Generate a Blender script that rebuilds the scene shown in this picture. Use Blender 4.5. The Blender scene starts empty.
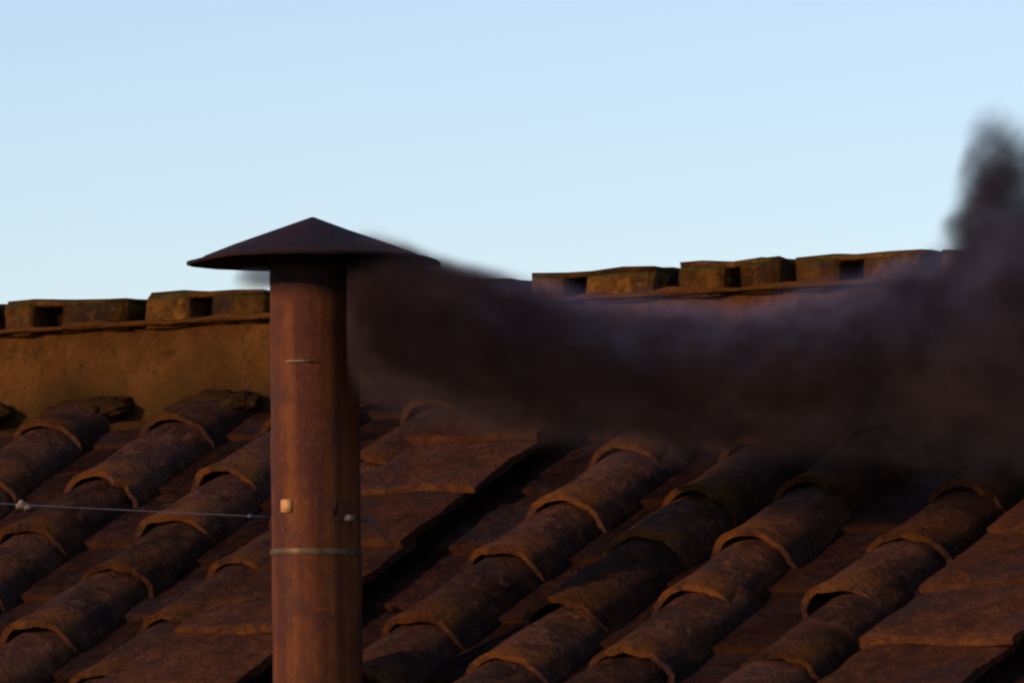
import bpy, bmesh, math, random
from mathutils import Vector, Matrix, noise, Euler
R = math.radians
random.seed(7)
S = bpy.context.scene
COL = S.collection

# ------------------------------------------------------------------ camera
TILT = R(4.0); FPX = 8929.0
CAMP = Vector((0, 0, 18.0))
cam = bpy.data.cameras.new("camera"); camo = bpy.data.objects.new("camera", cam); COL.objects.link(camo)
camo.location = CAMP; camo.rotation_euler = (math.pi/2 + TILT, 0, 0)
cam.lens = 36*FPX/1024; cam.sensor_width = 36; cam.clip_start = 1.0; cam.clip_end = 6000
S.camera = camo

# ------------------------------------------------------------------ light
SUN_DIR = Vector((-0.88, -0.48, 0.0)).normalized(); SUN_EL = R(13)
SUN_DIR = Vector((SUN_DIR.x*math.cos(SUN_EL), SUN_DIR.y*math.cos(SUN_EL), math.sin(SUN_EL)))
w = bpy.data.worlds.new("World"); S.world = w; w.use_nodes = True
wn = w.node_tree; wn.nodes.clear()
sky = wn.nodes.new("ShaderNodeTexSky"); sky.sky_type = 'NISHITA'; sky.sun_disc = False
sky.sun_elevation = SUN_EL; sky.sun_rotation = math.atan2(SUN_DIR.x, SUN_DIR.y)
sky.air_density = 1.0; sky.dust_density = 0.0; sky.ozone_density = 1.5
tint = wn.nodes.new("ShaderNodeMixRGB"); tint.blend_type = 'MULTIPLY'; tint.inputs[0].default_value = 1
tint.inputs[2].default_value = (1.09, 1.075, 1.34, 1)
bg = wn.nodes.new("ShaderNodeBackground"); bg.inputs[1].default_value = 0.127
wo = wn.nodes.new("ShaderNodeOutputWorld")
wn.links.new(sky.outputs[0], tint.inputs[1]); wn.links.new(tint.outputs[0], bg.inputs[0]); wn.links.new(bg.outputs[0], wo.inputs[0])
sl = bpy.data.lights.new("sun", 'SUN'); sl.energy = 2.4; sl.angle = R(0.5); sl.color = (1.0, 0.62, 0.34)
so = bpy.data.objects.new("sun", sl); COL.objects.link(so); so.location = (-30, -30, 60)
so.rotation_euler = SUN_DIR.to_track_quat('Z', 'Y').to_euler()
S.view_settings.view_transform = 'Standard'; S.view_settings.look = 'None'
S.view_settings.exposure = 0.18; S.view_settings.gamma = 1
S.cycles.filter_width = 2.6
S.cycles.volume_step_rate = 0.22
S.cycles.volume_max_steps = 256
S.cycles.max_bounces = 4; S.cycles.diffuse_bounces = 2; S.cycles.glossy_bounces = 2
S.cycles.volume_bounces = 0

# ------------------------------------------------------------------ frames of reference
TH = R(29); PS = R(38)
U = Vector((math.cos(PS), -math.sin(PS), 0))
SL = Vector((math.cos(TH)*math.sin(PS), math.cos(TH)*math.cos(PS), math.sin(TH)))
N = U.cross(SL)
FW = Vector((0, math.cos(TILT), math.sin(TILT))); UP = Vector((0, -math.sin(TILT), math.cos(TILT))); RT = Vector((1, 0, 0))
def ray(x, y): return FW + RT*((x-512)/FPX) + UP*((341.5-y)/FPX)
def at(x, y, d): return CAMP + ray(x, y)*d
P0 = at(317, 760, 25.0)
ROOFM = Matrix((U, SL, N)).transposed().to_4x4(); ROOFM.translation = P0
def roof_uv(x, y, h=0.0):
    d = ray(x, y); t = (P0 + N*h - CAMP).dot(N)/d.dot(N); q = CAMP + d*t - P0
    return q.dot(U), q.dot(SL)
BK = Vector((math.sin(PS), math.cos(PS), 0))
S_WALL = 2.32
WALLP = P0 + SL*S_WALL
WALLM = Matrix((U, BK, Vector((0, 0, 1)))).transposed().to_4x4(); WALLM.translation = WALLP
def wall_xz(x, y, off=0.0):
    d = ray(x, y); t = (WALLP + BK*off - CAMP).dot(BK)/d.dot(BK); q = CAMP + d*t - WALLP
    return q.dot(U), q.z

# ------------------------------------------------------------------ materials
def rgb(c): return (c[0], c[1], c[2], 1)
class NT:
    def __init__(s, name):
        s.m = bpy.data.materials.new(name); s.m.use_nodes = True; s.t = s.m.node_tree; s.t.nodes.clear()
        s.out = s.n("ShaderNodeOutputMaterial")
    def n(s, typ, **k):
        a = s.t.nodes.new(typ)
        for x, v in k.items(): setattr(a, x, v)
        return a
    def l(s, a, b): s.t.links.new(a, b)
    def put(s, sock, v):
        if isinstance(v, bpy.types.NodeSocket): s.l(v, sock)
        else: sock.default_value = v
    def math(s, op, a, b=0.0, c=None, clamp=False):
        q = s.n("ShaderNodeMath", operation=op, use_clamp=clamp); s.put(q.inputs[0], a); s.put(q.inputs[1], b)
        if c is not None: s.put(q.inputs[2], c)
        return q.outputs[0]
    def vmath(s, op, a, b=None):
        q = s.n("ShaderNodeVectorMath", operation=op); s.put(q.inputs[0], a)
        if b is not None: s.put(q.inputs[1], b)
        return q.outputs[1] if op in ('LENGTH', 'DOT_PRODUCT') else q.outputs[0]
    def noise(s, v, sc, det=4, rough=0.6, dist=0.0):
        q = s.n("ShaderNodeTexNoise"); s.put(q.inputs['Vector'], v); q.inputs['Scale'].default_value = sc
        q.inputs['Detail'].default_value = det; q.inputs['Roughness'].default_value = rough; q.inputs['Distortion'].default_value = dist
        return q.outputs[0]
    def ramp(s, v, a, b, smooth=True):
        q = s.n("ShaderNodeMapRange", interpolation_type='SMOOTHSTEP' if smooth else 'LINEAR')
        s.put(q.inputs[0], v); q.inputs[1].default_value = a; q.inputs[2].default_value = b
        return q.outputs[0]
    def mix(s, f, a, b):
        q = s.n("ShaderNodeMixRGB"); s.put(q.inputs[0], f)
        s.put(q.inputs[1], rgb(a) if isinstance(a, tuple) else a); s.put(q.inputs[2], rgb(b) if isinstance(b, tuple) else b)
        return q.outputs[0]
    def coords(s, rand=True):
        tc = s.n("ShaderNodeTexCoord").outputs['Object']
        if not rand: return tc, tc
        oi = s.n("ShaderNodeObjectInfo").outputs['Random']
        k = s.math('MULTIPLY', oi, 37.0)
        cx = s.n("ShaderNodeCombineXYZ"); s.l(k, cx.inputs[0]); s.l(k, cx.inputs[1]); s.l(k, cx.inputs[2])
        return tc, s.vmath('ADD', tc, cx.outputs[0])
    def surf(s, col, rough=0.9, bump=None, dist=0.01, metal=0.0, strength=0.8, spec=0.2):
        b = s.n("ShaderNodeBsdfPrincipled"); s.put(b.inputs['Base Color'], rgb(col) if isinstance(col, tuple) else col)
        s.put(b.inputs['Roughness'], rough); s.put(b.inputs['Metallic'], metal); b.inputs['Specular IOR Level'].default_value = spec
        if bump is not None:
            bn = s.n("ShaderNodeBump"); bn.inputs['Strength'].default_value = strength; bn.inputs['Distance'].default_value = dist
            s.put(bn.inputs['Height'], bump); s.l(bn.outputs[0], b.inputs['Normal'])
        s.l(b.outputs[0], s.out.inputs['Surface']); return s.m

def clay(name, dark, mid, light, lip, lipw=0.035, lipamt=0.85, moss=0.5, crest=False, topmoss=False):
    t = NT(name); tc, p = t.coords()
    big = t.noise(p, 9, 5, 0.65); fine = t.noise(p, 60, 5, 0.7); med = t.noise(p, 24, 4, 0.7, 0.5)
    c = t.mix(t.ramp(big, 0.36, 0.62), dark, mid)
    c = t.mix(t.math('MULTIPLY', t.ramp(med, 0.50, 0.66), 0.8), c, light)
    ms = t.math('MULTIPLY', t.ramp(t.noise(p, 15, 4, 0.7), 0.55, 0.70), moss)
    c = t.mix(ms, c, (0.030, 0.024, 0.005))
    gr = t.math('MULTIPLY', t.ramp(t.noise(p, 5, 3, 0.6), 0.5, 0.62), 0.40)
    c = t.mix(gr, c, (0.030, 0.023, 0.024))
    sx = t.n("ShaderNodeSeparateXYZ"); t.l(tc, sx.inputs[0])
    yy = t.math('ADD', sx.outputs[1], t.math('MULTIPLY', t.math('SUBTRACT', med, 0.5), 0.30))
    lm = t.math('MULTIPLY', t.ramp(yy, lipw, 0.0), lipamt)
    if crest: lm = t.math('MULTIPLY', lm, t.ramp(sx.outputs[2], 0.045, 0.095))  # ochre lip fades off the crest: side shade painted into the colour
    lm = t.math('MULTIPLY', lm, t.ramp(t.noise(p, 11, 3, 0.6), 0.30, 0.58))
    c = t.mix(lm, c, lip)
    if topmoss:
        gn = t.n('ShaderNodeSeparateXYZ'); t.l(t.n('ShaderNodeNewGeometry').outputs['Normal'], gn.inputs[0])
        c = t.mix(t.math('MULTIPLY', t.ramp(t.math('ADD', gn.outputs[2], t.math('SUBTRACT', med, 0.5)), 0.15, 0.6), 0.8), c, (0.050, 0.046, 0.010))
    c = t.mix(t.math('MULTIPLY', t.ramp(fine, 0.42, 0.66), 0.4), c, t.mix(0.6, c, (0.008, 0.005, 0.004)))
    oi = t.n("ShaderNodeObjectInfo").outputs['Random']
    hs = t.n("ShaderNodeHueSaturation"); t.put(hs.inputs['Value'], t.math('MULTIPLY_ADD', oi, 0.7, 0.65)); t.l(c, hs.inputs['Color'])
    h = t.math('ADD', t.math('MULTIPLY', med, 0.6), t.math('MULTIPLY', fine, 0.5))
    return t.surf(hs.outputs[0], 1.0, h, 0.02, spec=0.03, strength=1.0)
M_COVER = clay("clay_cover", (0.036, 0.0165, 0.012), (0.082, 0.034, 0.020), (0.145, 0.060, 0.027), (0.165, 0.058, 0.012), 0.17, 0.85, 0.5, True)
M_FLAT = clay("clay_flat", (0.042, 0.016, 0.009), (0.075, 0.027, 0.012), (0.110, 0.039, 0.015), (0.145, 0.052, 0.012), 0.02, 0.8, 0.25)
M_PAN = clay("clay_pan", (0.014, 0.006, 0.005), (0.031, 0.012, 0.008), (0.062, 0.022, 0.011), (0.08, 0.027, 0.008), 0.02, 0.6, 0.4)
M_RIDGE = clay("clay_ridge", (0.050, 0.021, 0.006), (0.125, 0.050, 0.009), (0.18, 0.078, 0.016), (0.1, 0.04, 0.01), 0.0, 0.0, 0.75, False, True)

def mortar(name, a, b, stain, zstain=None):
    t = NT(name); tc, p = t.coords(False)
    big = t.noise(p, 4, 5, 0.6); fine = t.noise(p, 45, 6, 0.75); med = t.noise(p, 14, 5, 0.7, 0.4)
    c = t.mix(t.ramp(big, 0.35, 0.65), a, b)
    st = t.ramp(med, 0.50, 0.68)
    if zstain:
        sx = t.n("ShaderNodeSeparateXYZ"); t.l(tc, sx.inputs[0])
        zz = t.math('ADD', sx.outputs[2], t.math('MULTIPLY', t.math('SUBTRACT', t.noise(p, 3.1, 3, 0.5), 0.5), 0.5))
        st = t.math('MAXIMUM', t.math('MULTIPLY', st, 0.75), t.math('MULTIPLY', t.ramp(zz, zstain, 0.0), 0.85))
    else: st = t.math('MULTIPLY', st, 0.5)
    c = t.mix(st, c, stain)
    c = t.mix(t.math('MULTIPLY', t.ramp(fine, 0.45, 0.7), 0.35), c, (0.03, 0.015, 0.008))
    return t.surf(c, 1.0, t.math('ADD', med, t.math('MULTIPLY', fine, 0.6)), 0.02, spec=0.03, strength=1.0)
M_WALL = mortar("ochre_render", (0.095, 0.037, 0.0085), (0.155, 0.064, 0.015), (0.038, 0.022, 0.006), 0.27)
M_BED = mortar("bedding_mortar", (0.10, 0.038, 0.008), (0.13, 0.050, 0.011), (0.05, 0.024, 0.006))
M_DARKBED = mortar("old_mortar", (0.016, 0.008, 0.006), (0.028, 0.012, 0.008), (0.018, 0.012, 0.005))
M_MOSS = mortar("dark_moss", (0.035, 0.016, 0.006), (0.060, 0.026, 0.007), (0.026, 0.016, 0.005))

def rust():
    t = NT("rusty_steel"); tc, p = t.coords(False)
    mp = t.n("ShaderNodeMapping"); mp.inputs['Scale'].default_value = (1, 1, 0.05); t.l(tc, mp.inputs[0]); q = mp.outputs[0]
    streak = t.noise(q, 20, 3, 0.5, 0.0); fine = t.noise(p, 70, 5, 0.7); big = t.noise(p, 9, 4, 0.6)
    c = t.mix(t.ramp(t.math('ADD', t.math('MULTIPLY', streak, 0.6), t.math('MULTIPLY', t.noise(p, 13, 5, 0.7), 0.3)), 0.36, 0.62), (0.078, 0.019, 0.008), (0.19, 0.055, 0.010))
    c = t.mix(t.math('MULTIPLY', t.ramp(big, 0.50, 0.66), 0.7), c, (0.062, 0.021, 0.015))
    c = t.mix(t.math('MULTIPLY', t.ramp(fine, 0.5, 0.72), 0.4), c, (0.24, 0.078, 0.013))
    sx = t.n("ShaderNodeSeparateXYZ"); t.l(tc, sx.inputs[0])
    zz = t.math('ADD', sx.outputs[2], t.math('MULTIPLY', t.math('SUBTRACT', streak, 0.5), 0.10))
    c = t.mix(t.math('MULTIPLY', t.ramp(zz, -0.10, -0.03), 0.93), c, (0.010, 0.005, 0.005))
    return t.surf(c, t.math('MULTIPLY_ADD', fine, 0.3, 0.5), t.math('ADD', fine, streak), 0.004, 0.0, 0.6, 0.15)
M_RUST = rust()
def simple(name, col, rough=0.6, metal=0.0, sc=40, var=0.5, bd=0.003):
    t = NT(name); tc, p = t.coords(False)
    f = t.noise(p, sc, 4, 0.65)
    c = t.mix(t.math('MULTIPLY', t.ramp(f, 0.35, 0.7), var), col, tuple(v*0.35 for v in col))
    return t.surf(c, rough, f, bd, metal)
M_SOOT = simple("sooty_metal", (0.032, 0.011, 0.009), 0.85, 0, 14, 0.75, 0.006)
M_BAND = simple("galvanised_band", (0.15, 0.095, 0.045), 0.5, 0.3, 30, 0.8)
M_BRIGHT = simple("bare_metal", (0.75, 0.36, 0.12), 0.45, 0.0, 60, 0.3)
M_WIRE = simple("grey_wire", (0.10, 0.095, 0.13), 0.5, 0.2)
M_BEAD = simple("pale_ceramic", (0.28, 0.20, 0.14), 0.6)
M_GROUND = simple("ground_dirt", (0.12, 0.10, 0.08), 0.95, 0, 0.05, 0.5)

# ------------------------------------------------------------------ object helpers
def mesh_obj(name, me, mat=None, parent=None, loc=(0, 0, 0), rot=(0, 0, 0)):
    if isinstance(me, bmesh.types.BMesh):
        bm = me; me = bpy.data.meshes.new(name); bmesh.ops.recalc_face_normals(bm, faces=bm.faces); bm.to_mesh(me); bm.free()
        for f in me.polygons: f.use_smooth = True
    if mat and not me.materials: me.materials.append(mat)
    o = bpy.data.objects.new(name, me); COL.objects.link(o); o.parent = parent; o.location = loc; o.rotation_euler = rot
    return o
def root(name, label, cat, loc=(0, 0, 0)):
    o = bpy.data.objects.new(name, None); COL.objects.link(o); o.location = loc; o['label'] = label; o['category'] = cat
    o.empty_display_size = 0.2
    return o
def sharp(me, ang=35):
    me.set_sharp_from_angle(angle=R(ang)); return me
def wob(v, f, a, seed):
    q = Vector((v.x*f + seed*7.3, v.y*f - seed*3.1, v.z*f + seed*1.7))
    return noise.noise_vector(q)*a

def cover_mesh(i, L=0.47):
    """tapered barrel tile: lower lip at y=0, upslope +y"""
    bm = bmesh.new(); na, nl = 14, 9; r = random.Random(50+i); th = 0.012
    ys = [0, 0.012, 0.03] + [0.03 + (L-0.03)*k/(nl-3) for k in range(1, nl-2)]
    O, I = [], []
    for y in ys:
        k = y/L; a = 0.140 - 0.008*k; h = 0.120 - 0.034*k
        fl = 0.007*max(0, 1-y/0.08)
        ro, ri = [], []
        for j in range(na+1):
            t = math.pi*j/na
            c, sn = math.cos(t), math.sin(t)
            sn2 = sn**0.95
            jag = wob(Vector((c*2, 0, sn*2)), 2.2, 0.022, i+3).y if y < 0.02 else 0
            yj = y + jag
            for (lst, off) in ((ro, fl), (ri, -th)):
                v = Vector((-(a+off)*c, yj, (h+off)*sn2))
                v += wob(v, 6, 0.009, i) + wob(v, 22, 0.004, i+9)
                lst.append(bm.verts.new(v))
        O.append(ro); I.append(ri)
    for k in range(len(ys)-1):
        for j in range(na):
            bm.faces.new((O[k][j], O[k][j+1], O[k+1][j+1], O[k+1][j])); bm.faces.new((I[k][j], I[k+1][j], I[k+1][j+1], I[k][j+1]))
    for k in (0, len(ys)-1):
        for j in range(na): bm.faces.new((O[k][j], O[k][j+1], I[k][j+1], I[k][j]))
    for j in (0, na):
        for k in range(len(ys)-1): bm.faces.new((O[k][j], O[k+1][j], I[k+1][j], I[k][j]))
    bmesh.ops.recalc_face_normals(bm, faces=bm.faces)
    me = bpy.data.meshes.new("cover_tile"); bm.to_mesh(me); bm.free()
    for f in me.polygons: f.use_smooth = True
    me.materials.append(M_COVER); return sharp(me, 50)

def grid_box(nx, ny, w, l, z0, z1, seed, amp=0.005, wl=None, edge=0.0, f=7, round_=0.0):
    """box on x in +-w/2, y in 0..l, z0..z1 with wobbly surfaces, nx * ny cells; wl = width at far end"""
    bm = bmesh.new(); wl = wl or w; T, B = [], []
    for b in range(ny+1):
        y = l*b/ny; ww = w + (wl-w)*b/ny; tr, br = [], []
        for a in range(nx+1):
            x = -ww/2 + ww*a/nx
            e = Vector((0, 0, 0))
            if edge and (a in (0, nx) or b in (0, ny)):
                e = wob(Vector((x, y, 0)), 11, edge, seed+5); e.z = 0
            dz = 0
            if round_ and (a in (0, nx) or b == 0): dz = -round_
            v = Vector((x, y, z1+dz)); v += wob(v, f, amp, seed) + e; tr.append(bm.verts.new(v))
            v = Vector((x, y, z0)); v += wob(v, f, amp, seed+1) + e; br.append(bm.verts.new(v))
        T.append(tr); B.append(br)
    for b in range(ny):
        for a in range(nx):
            bm.faces.new((T[b][a], T[b][a+1], T[b+1][a+1], T[b+1][a])); bm.faces.new((B[b][a], B[b+1][a], B[b+1][a+1], B[b][a+1]))
        bm.faces.new((T[b][0], T[b+1][0], B[b+1][0], B[b][0])); bm.faces.new((T[b][nx], B[b][nx], B[b+1][nx], T[b+1][nx]))
    for a in range(nx):
        bm.faces.new((T[0][a], B[0][a], B[0][a+1], T[0][a+1])); bm.faces.new((T[ny][a], T[ny][a+1], B[ny][a+1], B[ny][a]))
    bmesh.ops.recalc_face_normals(bm, faces=bm.faces)
    return bm
def to_me(bm, name, mat, ang=40):
    me = bpy.data.meshes.new(name); bm.to_mesh(me); bm.free()
    for f in me.polygons: f.use_smooth = True
    me.materials.append(mat); return sharp(me, ang)
def blob(bm, c, r, seed, amp=0.25, sub=4):
    ret = bmesh.ops.create_icosphere(bm, subdivisions=sub, radius=1)
    for v in ret['verts']:
        p = v.co.copy(); k = 1 + noise.noise(p*1.7 + Vector((seed, 0, 0)))*amp*2 + noise.noise(p*5 + Vector((0, seed, 0)))*amp*0.9 + noise.noise(p*13 + Vector((0, seed, 0)))*amp*0.3
        v.co = Vector((p.x*r[0]*k + c[0], p.y*r[1]*k + c[1], p.z*r[2]*k + c[2]))

# ------------------------------------------------------------------ ground (far below the roof)
bm = bmesh.new(); bmesh.ops.create_grid(bm, x_segments=4, y_segments=4, size=3000)
g = mesh_obj("ground", bm, M_GROUND); g['kind'] = 'structure'

# ------------------------------------------------------------------ building with the tiled roof
bld = root("building", "old building with a weathered terracotta tile roof and ochre ridge wall behind the chimney", "building", (P0.x, P0.y, 0))
def under(o, M):            # put o (a child of the building) at world matrix M
    o.matrix_local = Matrix.Translation((-P0.x, -P0.y, 0)) @ M
U0, U1, S0, S1 = -4.4, 3.6, -1.6, S_WALL + 0.02
bm = bmesh.new()
bmesh.ops.create_cube(bm, size=1)
for v in bm.verts: v.co = Vector((U0 if v.co.x < 0 else U1, S0 if v.co.y < 0 else S1, -0.16 if v.co.z < 0 else -0.012))
deck = mesh_obj("roof", bm, M_DARKBED, bld); under(deck, ROOFM)
# masonry walls below the roof, down to the ground
bm = bmesh.new()
c0 = [P0 + U*(U0+.1) + SL*(S0+.2) - N*.165, P0 + U*(U1-.1) + SL*(S0+.2) - N*.165, P0 + U*(U1-.1) + SL*(S1-.1) - N*.165, P0 + U*(U0+.1) + SL*(S1-.1) - N*.165]
tv = [bm.verts.new(v) for v in c0]; bv = [bm.verts.new((v.x, v.y, 0.02)) for v in c0]
for k in range(4): bm.faces.new((tv[k], tv[(k+1) % 4], bv[(k+1) % 4], bv[k]))
bm.faces.new(tv); bm.faces.new(bv[::-1])
ms = mesh_obj("wall", bm, M_WALL, bld); ms.matrix_local = Matrix.Translation((-P0.x, -P0.y, 0))

covers = [cover_mesh(i) for i in range(8)]
def col_s(pts): return [roof_uv(x, y, 0.125) for x, y in pts]
COLS = {0: [(39, 425)], 1: [(170, 419), (93, 477), (19, 530)], 2: [(215, 472), (166, 518), (112, 568), (31, 627)],
        3: [(234, 563), (166, 617), (95, 675)], 5: [(560, 501), (496, 551), (412, 620)],
        6: [(751, 443), (694, 495), (638, 537), (556, 605), (498, 657)], 7: [(805, 485), (745, 538), (686, 588), (628, 653)],
        8: [(960, 487), (900, 537), (828, 588), (774, 657)]}
UC = {-3: -4.10, -2: -3.58, -1: -3.08, 0: -2.58, 1: -2.05, 2: -1.52, 3: -1.016, 5: -0.042, 6: 0.437, 7: 0.835, 8: 1.388, 10: 2.44, 11: 2.95}
rr = random.Random(3)
for c, u in UC.items():
    pts = sorted([q[1] for q in col_s(COLS.get(c, []))]) or [0.9 + rr.uniform(-.1, .1)]
    us = {round(q[1], 4): q[0] for q in col_s(COLS.get(c, []))}
    ss = list(pts); e = 0.355
    # fill gaps larger than 1.5 tiles, extend to both ends
    k = 0
    while k < len(ss)-1:
        if ss[k+1]-ss[k] > 0.52: ss.insert(k+1, (ss[k]+ss[k+1])/2)
        k += 1
    while ss[0] > -1.1: ss.insert(0, ss[0] - e + rr.uniform(-.015, .015))
    while ss[-1] < S_WALL-0.34: ss.append(ss[-1] + e + rr.uniform(-.015, .015))
    for k, s in enumerate(ss):
        uu = us.get(round(s, 4), u + rr.uniform(-.012, .012)); uu = u + (uu-u)*0.6
        o = mesh_obj("cover_tile", covers[rr.randrange(8)], None, deck)
        nxt = ss[k+1] - s if k+1 < len(ss) else S_WALL - 0.02 - s
        ln = min(1.25, (nxt + 0.095)/0.47) if k+1 < len(ss) else max(0.3, nxt/0.47)
        o.location = (uu, s, 0.016 + rr.uniform(-.003, .004)); o.scale = (1 + rr.uniform(-.04, .05), ln, 1 + rr.uniform(-.04, .05))
        o.rotation_euler = (R(rr.uniform(-.6, .3)), R(rr.uniform(-2, 2)), R(rr.uniform(-1.8, 1.8)))

# flat under-tiles between the covers
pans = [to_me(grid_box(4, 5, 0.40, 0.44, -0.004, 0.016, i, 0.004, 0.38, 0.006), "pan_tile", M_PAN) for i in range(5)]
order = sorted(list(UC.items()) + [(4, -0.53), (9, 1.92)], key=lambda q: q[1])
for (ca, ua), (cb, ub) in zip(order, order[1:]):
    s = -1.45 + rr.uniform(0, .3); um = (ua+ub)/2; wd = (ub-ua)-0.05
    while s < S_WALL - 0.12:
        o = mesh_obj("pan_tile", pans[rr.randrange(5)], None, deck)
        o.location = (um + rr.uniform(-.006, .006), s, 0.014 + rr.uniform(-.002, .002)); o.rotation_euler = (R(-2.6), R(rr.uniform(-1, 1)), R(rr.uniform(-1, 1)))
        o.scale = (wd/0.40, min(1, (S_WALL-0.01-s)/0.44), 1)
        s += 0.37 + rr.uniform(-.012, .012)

# the two strips of big flat tiles bedded high on mortar
slabs = [to_me(grid_box(10, 8, 0.49, 0.43, -0.012, 0.014, 20+i, 0.010, 0.47, 0.014, 6, 0.004), "flat_tile", M_FLAT) for i in range(5)]
for (uc, lips, name) in ((-0.70, [(435, 440), (385, 492), (228, 603), (183, 632)], 'a'), (1.905, [(981, 532), (933, 586), (857, 644)], 'b')):
    base = to_me(grid_box(6, 30, 0.41, S_WALL+1.3, -0.008, 0.078, 40, 0.018, 0.43, 0.02, 9), "mortar_bed", M_DARKBED)
    o = mesh_obj("mortar_bed", base, None, deck, (uc, -1.3, 0))
    ss = sorted(roof_uv(x, y, 0.11)[1] for x, y in lips)
    if name == 'a': ss = [ss[0]] + [ss[0]+0.13] + [ss[1]+.33] + ss[2:] if False else ss
    k = 0
    while k < len(ss)-1:
        if ss[k+1]-ss[k] > 0.5: ss.insert(k+1, (ss[k]+ss[k+1])/2)
        k += 1
    while ss[0] > -1.1: ss.insert(0, ss[0]-0.37)
    while ss[-1] < S_WALL-0.3: ss.append(ss[-1]+0.36)
    for k, s in enumerate(ss):
        o = mesh_obj("flat_tile", slabs[rr.randrange(5)], None, deck)
        nxt = (ss[k+1]-s + 0.06) if k+1 < len(ss) else (S_WALL-0.01-s)
        o.location = (uc + rr.uniform(-.016, .016), s, 0.106 + rr.uniform(0, .006)); o.rotation_euler = (R(-3.6), R(rr.uniform(-1.6, 1.6)), R(rr.uniform(-2.2, 2.2)))
        o.scale = (1 + rr.uniform(-.02, .05), max(0.25, nxt/0.43), 1)

# ------------------------------------------------------------------ ridge wall
ZB = 0.308    # height of the rendered band above the roof line
bm = bmesh.new()
nx, nz = 120, 8; X0, X1 = -4.6, 3.8; F = []
for a in range(nx+1):
    x = X0 + (X1-X0)*a/nx; rowv = []
    for b in range(nz+1):
        z = -0.1 + (ZB+0.1)*b/nz
        v = Vector((x, 0, z)); d = wob(v, 5, 0.014, 3) + wob(v, 18, 0.005, 4); v.y += d.y; v.y -= 0.01*max(0, 1-b/3); rowv.append(bm.verts.new(v))
    for yy, zz in ((0.10, ZB), (0.42, ZB), (0.42, -0.4), (0.0, -0.4)):
        rowv.append(bm.verts.new((x, yy, zz)))
    F.append(rowv)
for a in range(nx):
    n_ = len(F[a])
    for b in range(n_): bm.faces.new((F[a][b], F[a+1][b], F[a+1][(b+1) % n_], F[a][(b+1) % n_]))
bm.faces.new(F[0]); bm.faces.new(F[-1][::-1])
rw = mesh_obj("ridge_wall", bm, M_WALL, bld); under(rw, WALLM); sharp(rw.data, 40)

# irregular bedding mortar on top of the wall
def lumpy_strip(x0, x1, ya, yb, za, zb, seed, amp, name, mat, parent, f=7, n=None, zf=None):
    bm = bmesh.new(); n = n or int((x1-x0)/0.05); L = []
    prof = [(0, 0), (-.02, .25), (-.02, .55), (0.0, .85), (.25, 1.0), (.6, 1.0), (1, .9), (1, 0)]
    for a in range(n+1):
        x = x0 + (x1-x0)*a/n; row = []
        zt = zb + (zf(x) if zf else 0)
        for p, q in prof:
            v = Vector((x, ya + (yb-ya)*p, za + (zt-za)*q)); d = wob(v, f, amp, seed) + wob(v, f*3, amp*.4, seed+1)
            v.y += d.y; v.z += d.z if q > 0 else 0; row.append(bm.verts.new(v))
        L.append(row)
    m = len(prof)
    for a in range(n):
        for b in range(m): bm.faces.new((L[a][b], L[a+1][b], L[a+1][(b+1) % m], L[a][(b+1) % m]))
    bm.faces.new(L[0]); bm.faces.new(L[-1][::-1])
    return mesh_obj(name, bm, mat, parent)
lumpy_strip(-4.58, 3.78, -0.038, 0.26, ZB+0.002, ZB+0.022, 11, 0.014, "mortar_bed", M_BED, rw)
lumpy_strip(-4.58, 3.78, 0.055, 0.24, ZB+0.0, ZB+0.080, 12, 0.006, "ridge_core", M_DARKBED, rw, zf=lambda x: 0.0)
lumpy_strip(-4.58, 3.78, 0.02, 0.22, ZB-0.003, ZB+0.02, 15, 0.003, "mortar_joint", M_DARKBED, rw)

# ridge tiles: a cap over two end bricks, with an opening between
def soft_box(x0, x1, y0, y1, z0, z1, seed, bev=0.018, amp=0.008, slope=0.0):
    bm = bmesh.new(); bmesh.ops.create_cube(bm, size=1)
    for v in bm.verts: v.co = Vector((x0 if v.co.x < 0 else x1, y0 if v.co.y < 0 else y1, z0 if v.co.z < 0 else z1))
    for v in bm.verts:
        if v.co.z > (z0+z1)/2: v.co.z += slope*(v.co.x-(x0+x1)/2)
    bmesh.ops.subdivide_edges(bm, edges=bm.edges[:], cuts=3, use_grid_fill=True)
    cx, cy, cz = (x0+x1)/2, (y0+y1)/2, (z0+z1)/2; hx, hy, hz = (x1-x0)/2, (y1-y0)/2, (z1-z0)/2
    for v in bm.verts:
        p = [(v.co.x-cx), (v.co.y-cy), (v.co.z-cz)]
        ex = sum(1 for q, h in zip(p, (hx, hy, hz)) if abs(q) > h*0.98)
        if ex >= 2:
            for i, h in enumerate((hx, hy, hz)):
                if abs(p[i]) > h*0.98: v.co[i] -= math.copysign(min(bev*(0.55 if ex == 2 else 0.9), h*.35), p[i])
        v.co += wob(v.co, 8, amp, seed) + wob(v.co, 25, amp*.4, seed+2)
    return bm
def join(name, bms, mat, parent):
    tot = bmesh.new()
    for b in bms:
        me = bpy.data.meshes.new("tmp"); b.to_mesh(me); b.free(); tot.from_mesh(me); bpy.data.meshes.remove(me)
    return mesh_obj(name, tot, mat, parent)
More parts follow.
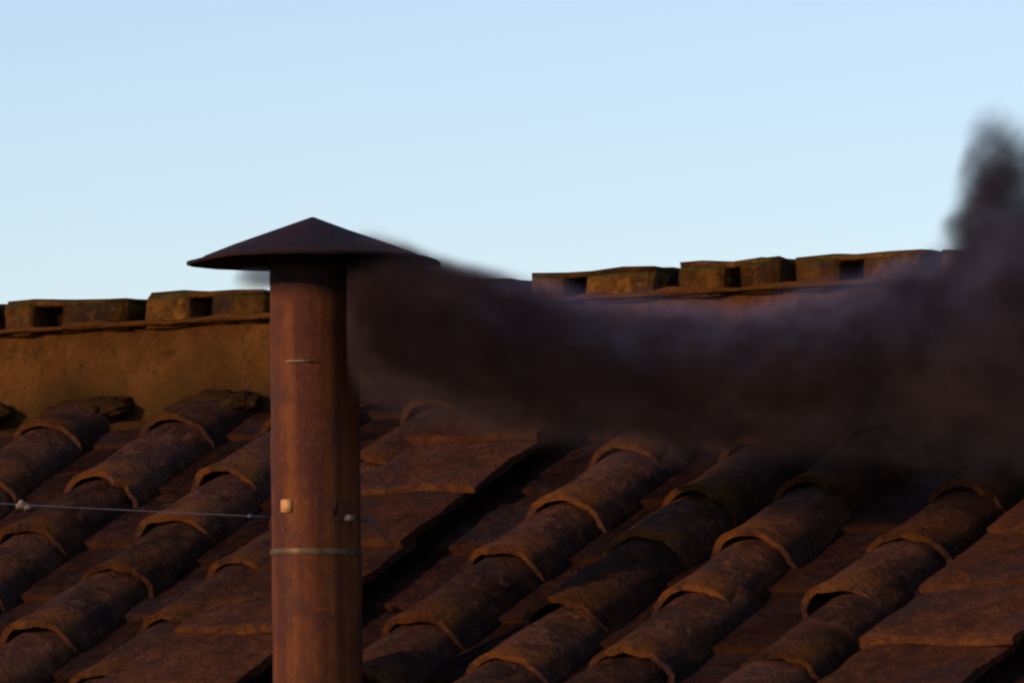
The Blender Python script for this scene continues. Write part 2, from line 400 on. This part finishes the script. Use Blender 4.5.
# (front-left px, hole left, hole right, front-right px, top y left, top y right)
BL = [(-270, -235, -210, -145, 310, 308), (-128, -96, -70, -12, 306, 303), (10, 40, 66, 132, 299, 298), (152, 193, 217, 268, 291, 290),
      (288, 330, 352, 392, 287, 285), (410, 452, 474, 516, 280, 278), (534, 569, 591, 658, 273, 266), (683, 728, 745, 784, 263, 256),
      (800, 845, 868, 926, 255, 250), (946, 985, 1010, 1066, 248, 246), (1086, 1120, 1145, 1200, 243, 240)]
for i, (a, h0, h1, b, ya, yb) in enumerate(BL):
    cyp = 300
    xa = wall_xz(a, cyp)[0]; x0 = wall_xz(h0, cyp)[0]; x1 = wall_xz(h1, cyp)[0]; xb = wall_xz(b, cyp)[0]
    za = wall_xz(a, ya)[1]; zb = wall_xz(b, yb)[1]; zm = (za+zb)/2; zlow = ZB + 0.012
    sl = (zb-za)/(xb-xa); top = zm - 0.026
    cap = mesh_obj("ridge_tile", soft_box(xa-0.003, xb+0.004, -0.025, 0.16, top, zm, 60+i, 0.009, 0.010, sl), M_RIDGE, rw)
    for j, (p, q) in enumerate(((xa, x0), (x1, xb))):
        mesh_obj("ridge_brick", soft_box(p, q, -0.024, 0.15, zlow-.02, top + 0.012 + sl*((p+q)/2-(xa+xb)/2), 80+i*2+j, 0.003, 0.009), M_RIDGE, rw)

# dark mortar and moss where the tile columns run into the wall
lumpy_strip(-4.55, 3.75, -0.08, 0.0, -0.06, 0.0, 31, 0.02, "mortar_fillet", M_MOSS, rw, 5)
for i, (c, u) in enumerate(UC.items()):
    bm = bmesh.new()
    blob(bm, (0, 0, 0), (0.11, 0.05, 0.026), i*3.3, 0.2); blob(bm, (0.09, 0.01, -0.01), (0.08, 0.05, 0.024), i*5.1, 0.2); blob(bm, (-0.10, -0.01, -0.01), (0.07, 0.05, 0.02), i*2.7, 0.2)
    mesh_obj("moss_clump", bm, M_MOSS, deck, (u+0.02, S_WALL-0.025, 0.082))

# ------------------------------------------------------------------ chimney
CH = at(314, 268, 25.0)      # top of the pipe
base = P0.copy()
lean = Vector((-0.0052, 0, 1.0))
ch = root("chimney", "tall rusty stove pipe chimney with a wide conical rain cap, smoking", "chimney", (0, 0, 0))
foot = at(318.5, 772, 25.0)
ch.location = foot
HP = (CH - foot).length
def frustum(z0, z1, r0, r1, n=48, rings=1, cap=False):
    bm = bmesh.new(); L = []
    for k in range(rings+1):
        z = z0 + (z1-z0)*k/rings; r = r0 + (r1-r0)*k/rings
        L.append([bm.verts.new((r*math.cos(2*math.pi*j/n), r*math.sin(2*math.pi*j/n), z)) for j in range(n)])
    for k in range(rings):
        for j in range(n): bm.faces.new((L[k][j], L[k][(j+1) % n], L[k+1][(j+1) % n], L[k+1][j]))
    if cap: bm.faces.new(L[0][::-1]); bm.faces.new(L[-1])
    return bm, L
pxm = 25.0/FPX
R_T, R_B = 44.0*pxm, 45.5*pxm
tiltq = (CH - foot).to_track_quat('Z', 'Y').to_euler()
# pipe body: local origin at its TOP so that soot follows height
bm, L = frustum(-HP-0.15, 0, R_B, R_T, 56, 60)
for k, ring in enumerate(L):
    for v in ring:
        d = wob(v.co, 3, 0.0022, 1) + wob(v.co, 12, 0.0009, 2); v.co.x += d.x; v.co.y += d.y
    if k in (14, 41):            # slip joints between the lengths of pipe
        for v in ring: v.co.x *= 1.012; v.co.y *= 1.012
# inner wall and open rim
ri = [bm.verts.new((v.co.x*0.96, v.co.y*0.96, 0)) for v in L[-1]]; rj = [bm.verts.new((v.co.x*0.96, v.co.y*0.96, -0.4)) for v in L[-1]]
n_ = 56
for j in range(n_):
    bm.faces.new((L[-1][j], L[-1][(j+1) % n_], ri[(j+1) % n_], ri[j])); bm.faces.new((ri[j], ri[(j+1) % n_], rj[(j+1) % n_], rj[j]))
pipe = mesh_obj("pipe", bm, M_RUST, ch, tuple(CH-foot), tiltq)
# conical cap
RC = 127.5*pxm; HC = 42*pxm
bm = bmesh.new(); n_ = 72
prof = [(0.004, HC, 0), (0.10, HC-0.034, 0), (0.22, HC-0.078, 0), (0.30, HC-0.105, 0), (0.335, HC-0.122, 0), (RC, -0.0, 0),
        (RC-0.002, -0.009, 0), (0.325, -0.002, 0), (0.20, 0.035, 0), (0.10, 0.068, 0), (0.004, 0.095, 0)]
L = []
for r, z, _ in prof:
    row = []
    for j in range(n_):
        a = 2*math.pi*j/n_
        k = 1 + 0.012*math.sin(3*a+1) if r > 0.3 else 1
        v = Vector((r*k*math.cos(a), r*k*math.sin(a), z)); v.z += wob(v, 4, 0.007 if r > .05 else 0, 8).z + wob(v, 15, 0.003, 3).z - 0.010*(abs(v.x)/RC)**5
        row.append(bm.verts.new(v))
    L.append(row)
for k in range(len(L)-1):
    for j in range(n_): bm.faces.new((L[k][j], L[k][(j+1) % n_], L[k+1][(j+1) % n_], L[k+1][j]))
bm.faces.new(L[0]); bm.faces.new(L[-1][::-1])
cap = mesh_obj("rain_cap", bm, M_SOOT, ch, tuple(at(312.5, 259.0, 25.0)-foot), (R(0.3), 0, 0)); sharp(cap.data, 40)
# sooty collar that carries the cap, with four brackets
bm, L = frustum(-0.05, 0.055, R_T*1.015, R_T*1.015, 48, 3)
mesh_obj("collar", bm, M_SOOT, ch, tuple(CH-foot), tiltq)
# clamp band and its bolt
def on_pipe(x, y):          # centre of the pipe at image height y, relative to foot
    f = (y-268)/(772-268); return (CH-foot)*(1-f)
bm, L = frustum(-0.008, 0.008, R_B*1.012, R_B*1.012, 56, 2); 
for v in L[1]: v.co.x *= 1.012; v.co.y *= 1.012
inn = frustum
band = mesh_obj("clamp_band", bm, M_BAND, ch, tuple(on_pipe(0, 553)), (R(0.4), R(0.5), 0))
def pipe_surf(x, y, out=0.0):
    c = on_pipe(0, y) + foot; d = ray(x, y).normalized(); q = CAMP - c; dx, dy = d.x, d.y
    rr_ = R_B + out; A = dx*dx+dy*dy; B = 2*(q.x*dx+q.y*dy); C_ = q.x**2+q.y**2-rr_**2
    D = B*B-4*A*C_; t = (-B - math.sqrt(max(D, 0)))/(2*A); return CAMP + d*t - foot, c-foot
def plate(name, x, y, w_, h_, d_, mat, rot=0, bev=0.2):
    p, c = pipe_surf(x, y, 0.0); a = math.atan2(p.y-c.y, p.x-c.x)
    bm = bmesh.new(); bmesh.ops.create_cube(bm, size=1)
    bmesh.ops.bevel(bm, geom=bm.edges[:], offset=bev*0.4, segments=2, affect='EDGES')
    for v in bm.verts: v.co = Vector((v.co.x*d_, v.co.y*w_, v.co.z*h_))
    return mesh_obj(name, bm, mat, ch, tuple(p), (0, rot, a))
plate("metal_tag", 286.5, 506, 0.034, 0.036, 0.012, M_BRIGHT)
plate("bolt", 348, 518, 0.024, 0.016, 0.030, M_BEAD)
plate("hook", 335, 507, 0.010, 0.045, 0.014, M_SOOT, 0.3)
plate("seam_bead", 299, 361, 0.075, 0.005, 0.004, M_BEAD)
# flashing where the pipe leaves the roof (below the picture)
bm, L = frustum(-0.12, 0.10, 0.22, R_B*1.05, 40, 3)
mesh_obj("flashing", bm, M_SOOT, ch, (0, 0, 0))

# ------------------------------------------------------------------ wire
def tube(name, pts, r, mat, parent=None, n=8):
    bm = bmesh.new(); L = []
    for i, p in enumerate(pts):
        t = (pts[min(i+1, len(pts)-1)] - pts[max(i-1, 0)]).normalized()
        a = t.orthogonal().normalized() if i == 0 else (a - t*a.dot(t)).normalized(); b = t.cross(a)
        L.append([bm.verts.new(p + (a*math.cos(2*math.pi*j/n) + b*math.sin(2*math.pi*j/n))*r) for j in range(n)])
    for i in range(len(L)-1):
        for j in range(n): bm.faces.new((L[i][j], L[i][(j+1) % n], L[i+1][(j+1) % n], L[i+1][j]))
    bm.faces.new(L[0][::-1]); bm.faces.new(L[-1])
    return mesh_obj(name, bm, mat, parent)
wp0 = at(0, 500, 25.35); wa = at(268, 517, 25.0)
wroot = root("guy_wire", "thin grey wire strung from the chimney pipe to the left above the tiles", "wire", tuple(wa))
far = at(-420, 476, 25.9)
pts = []
for k in range(41):
    t = k/40; p = wa.lerp(far, t)
    p.z = (wa + (at(0, 501, 25.35)-wa)*min(1, t/0.39)).z if False else p.z
    p.z -= 0.008*math.sin(math.pi*t)
    pts.append(p - wa)
tube("wire_strand", pts, 0.0012, M_WIRE, wroot)
def nearest(px):
    return min(pts, key=lambda q: abs((lambda w_: 512 + FPX*(w_.x)/((w_-CAMP).dot(FW)))(q+wa) - px))
bm = bmesh.new(); blob(bm, (0, 0, 0), (0.016, 0.012, 0.013), 2, 0.35, 2); blob(bm, (0.016, 0, -0.006), (0.012, 0.01, 0.009), 5, 0.35, 2)
mesh_obj("wire_knot", bm, M_BEAD, wroot, tuple(nearest(27)))
for px, rz in ((252, .008), (259, .006)):
    bm = bmesh.new(); blob(bm, (0, 0, 0), (rz, rz, rz*.8), px, 0.4, 2)
    mesh_obj("wire_knot", bm, M_WIRE, wroot, tuple(nearest(px)))
q = at(358, 519, 25.0)-wa
tube("wire_end", [q, at(366, 522, 24.99)-wa, at(369, 517, 24.98)-wa, at(376, 528, 25.0)-wa, at(387, 540, 25.02)-wa], 0.0025, M_WIRE, wroot)
far_l = at(-420, 476, 25.9)
bm, L = frustum(-0.9, 0.05, 0.015, 0.012, 12, 1, True)
mesh_obj("anchor_post", bm, M_WIRE, wroot, tuple(far_l-wa))

# ------------------------------------------------------------------ smoke
SM = at(314, 300, 25.0)    # origin of the plume: x right, z up
def sp(x, y): return ((x-314)*pxm, (300-y)*pxm)
# spine of the plume: (px, centre y, half height, half depth m)
SPN = [(350, 328, 106, .36), (375, 330, 112, .40), (405, 337, 110, .42), (440, 347, 104, .42), (500, 359, 100, .38), (560, 372, 98, .34), (620, 384, 96, .33), (700, 386, 97, .33),
       (800, 380, 100, .36), (880, 370, 110, .40), (940, 362, 136, .46), (1010, 340, 170, .5), (1100, 290, 215, .5), (1190, 250, 240, .5)]
DRIFT = -0.12     # the plume drifts towards the viewer as it goes right
def lerp_spn(x, k):
    for a, b in zip(SPN, SPN[1:]):
        if x <= b[0]: t = max(0, (x-a[0])/(b[0]-a[0])); return a[k] + (b[k]-a[k])*t
    return SPN[-1][k]
bm = bmesh.new(); L = []; n_ = 20
xs = [348] + list(range(356, 1191, 19)) + [1215]
MARG = 1.06
for i, x in enumerate(xs):
    cy, hh, hd = (lerp_spn(x, k) for k in (1, 2, 3)); m = MARG
    if i == len(xs)-1: m *= 0.45
    X = (x-314)*pxm; Z = (300-cy)*pxm; row = []
    for j in range(n_):
        a = 2*math.pi*j/n_; up_ = max(hh*m, min(cy-100, 40 + (cy-100-40)*max(0, (x-905)/45))) if x > 905 else hh*m
        row.append(bm.verts.new((X, DRIFT*X + math.cos(a)*hd*m, Z + math.sin(a)*(up_ if math.sin(a) > 0 else hh*m)*pxm)))
    L.append(row)
for k in range(len(L)-1):
    for j in range(n_): bm.faces.new((L[k][j], L[k][(j+1) % n_], L[k+1][(j+1) % n_], L[k+1][j]))
bm.faces.new(L[0][::-1]); bm.faces.new(L[-1])

def curve_vals(t, xsock, pts, vmax):
    """value of a piecewise curve at xsock (metres) via one Float Curve node; pts in (x, value)"""
    x0, x1 = pts[0][0], pts[-1][0]
    f = t.math('DIVIDE', t.math('SUBTRACT', xsock, x0), x1-x0, clamp=True)
    fc = t.n("ShaderNodeFloatCurve"); cm = fc.mapping; c = cm.curves[0]; cm.use_clip = False
    vmin = min(p[1] for p in pts); vm = max(p[1] for p in pts)
    nrm = [((p[0]-x0)/(x1-x0), (p[1]-vmin)/(vm-vmin)) for p in pts]
    c.points[0].location = nrm[0]; c.points[1].location = nrm[-1]
    for q in nrm[1:-1]: c.points.new(*q)
    for q in c.points: q.handle_type = 'AUTO_CLAMPED'
    cm.update(); t.l(f, fc.inputs['Value'])
    return t.math('MULTIPLY_ADD', fc.outputs[0], vm-vmin, vmin)

def smoke_mat(name, build, color=(0.036, 0.014, 0.010), scale=24.0, thin=(0.25, 0.22, 0.31)):
    t = NT(name); tc = t.n("ShaderNodeTexCoord").outputs['Object']
    nz = t.n("ShaderNodeTexNoise"); nz.inputs['Scale'].default_value = 4.2; nz.inputs['Detail'].default_value = 3; nz.inputs['Roughness'].default_value = 0.55
    t.l(tc, nz.inputs['Vector'])
    nv = t.vmath('SUBTRACT', nz.outputs[1], (0.5, 0.5, 0.5))
    sc = t.n("ShaderNodeVectorMath", operation='SCALE'); t.l(nv, sc.inputs[0]); sx0 = t.n('ShaderNodeSeparateXYZ'); t.l(tc, sx0.inputs[0]); t.l(t.math('MULTIPLY_ADD', t.ramp(sx0.outputs[0], 0.3, 1.6), 0.16, 0.05), sc.inputs['Scale'])
    p = t.vmath('ADD', tc, sc.outputs[0])
    sx = t.n("ShaderNodeSeparateXYZ"); t.l(p, sx.inputs[0])
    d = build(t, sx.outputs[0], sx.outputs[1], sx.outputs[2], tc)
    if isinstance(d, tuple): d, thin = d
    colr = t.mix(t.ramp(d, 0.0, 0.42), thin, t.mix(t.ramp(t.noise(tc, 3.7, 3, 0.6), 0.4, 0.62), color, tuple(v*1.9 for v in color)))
    d = t.math('MULTIPLY', d, scale)
    pv = t.n("ShaderNodeVolumePrincipled"); t.l(colr, pv.inputs['Color']); pv.inputs['Absorption Color'].default_value = (0.0, 0.0, 0.0, 1)
    pv.inputs['Anisotropy'].default_value = 0.0
    t.l(d, pv.inputs['Density']); t.l(pv.outputs[0], t.out.inputs['Volume']); return t.m
def blob_term(t, x, y, z, c, r, lo=1.0, hi=0.35):
    q = [t.math('MULTIPLY', t.math('SUBTRACT', s_, cc), 1/rr_) for s_, cc, rr_ in zip((x, y, z), c, r)]
    e = t.math('ADD', t.math('ADD', t.math('MULTIPLY', q[0], q[0]), t.math('MULTIPLY', q[1], q[1])), t.math('MULTIPLY', q[2], q[2]))
    return t.ramp(e, lo, hi)
def plume(t, x, y, z, tc):
    zc = curve_vals(t, x, [((a-314)*pxm, (300-b)*pxm) for a, b, c, d in SPN], 0)
    hh = curve_vals(t, x, [((a-314)*pxm, c*pxm) for a, b, c, d in SPN], 0)
    hd = curve_vals(t, x, [((a-314)*pxm, d) for a, b, c, d in SPN], 0)
    a0 = t.math('DIVIDE', t.math('SUBTRACT', z, zc), hh); a = t.math('MAXIMUM', a0, t.math('MULTIPLY', a0, 1.02)); b = t.math('DIVIDE', t.math('SUBTRACT', y, t.math('MULTIPLY', x, DRIFT)), hd)
    e = t.math('ADD', t.math('MULTIPLY', a, a), t.math('MULTIPLY', b, b))
    main = t.math('POWER', t.ramp(e, 1.0, 0.0), 1.5)
    dens = t.math('MULTIPLY', main, curve_vals(t, x, [(.08, 0.0), (.17, 2.3), (.2, 2.5), (.4, 2.6), (.6, 1.5), (.8, .85), (1.2, .75), (1.7, .8), (2.4, .9)], 1))
    lowleft = t.math('MULTIPLY', t.ramp(x, 0.75, 0.35), t.ramp(a, -0.05, -0.45))
    dens = t.math('MULTIPLY', dens, t.math('MULTIPLY_ADD', lowleft, -0.72, 1.0))
    dens = t.math('MULTIPLY', dens, t.math('MULTIPLY_ADD', t.ramp(a, -0.95, 0.05), 0.88, 0.12))
    for (px, py, rx, ry, dk) in ((990, 172, 46, 66, .5), (998, 214, 56, 88, 1.0), (1046, 170, 30, 60, .5), (1006, 258, 80, 84, 1.4), (1010, 300, 100, 84, 1.2), (1074, 212, 68, 165, .8)):
        X, Z = sp(px, py); dens = t.math('MAXIMUM', dens, t.math('MULTIPLY', blob_term(t, x, y, z, (X, DRIFT*X, Z), (rx*pxm, .24, ry*pxm), 1.0, -0.1), dk))
    lit_thin = t.mix(t.math('MULTIPLY', t.ramp(a0, -0.2, 0.45), t.ramp(x, 0.25, 0.85)), (0.27, 0.185, 0.19), (0.28, 0.285, 0.42))  # bluish sky-lit highlight painted into the smoke colour on top, warmer below
    return t.math('MULTIPLY', dens, t.math('MULTIPLY_ADD', t.ramp(t.noise(tc, 6.5, 4, 0.6), 0.33, 0.66), 0.9, 0.35)), lit_thin
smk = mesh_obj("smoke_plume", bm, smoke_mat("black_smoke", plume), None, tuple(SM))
smk['kind'] = 'stuff'; smk['label'] = "thick black smoke blowing right from under the chimney cap"; smk['category'] = "smoke"
# thin wisp curling out on the left under the cap
def wisp(t, x, y, z, tc):
    a = blob_term(t, x, y, z, sp(262, 279)[:1] + (0,) + sp(262, 279)[1:], (.10, .10, .045), 1.0, 0.0)
    return a
bm = bmesh.new(); ret = bmesh.ops.create_icosphere(bm, subdivisions=2, radius=1); c = sp(258, 282)
for v in ret['verts']: v.co = Vector((c[0] + v.co.x*.19, v.co.y*0.17, c[1] + v.co.z*.09))
ws = mesh_obj("smoke_wisp", bm, smoke_mat("grey_wisp", wisp, (0.80, 0.66, 0.95), 13.0, (0.80, 0.66, 0.95)), None, tuple(SM))
ws['kind'] = 'stuff'; ws['label'] = "faint grey wisp of smoke under the left edge of the cap"; ws['category'] = "smoke"
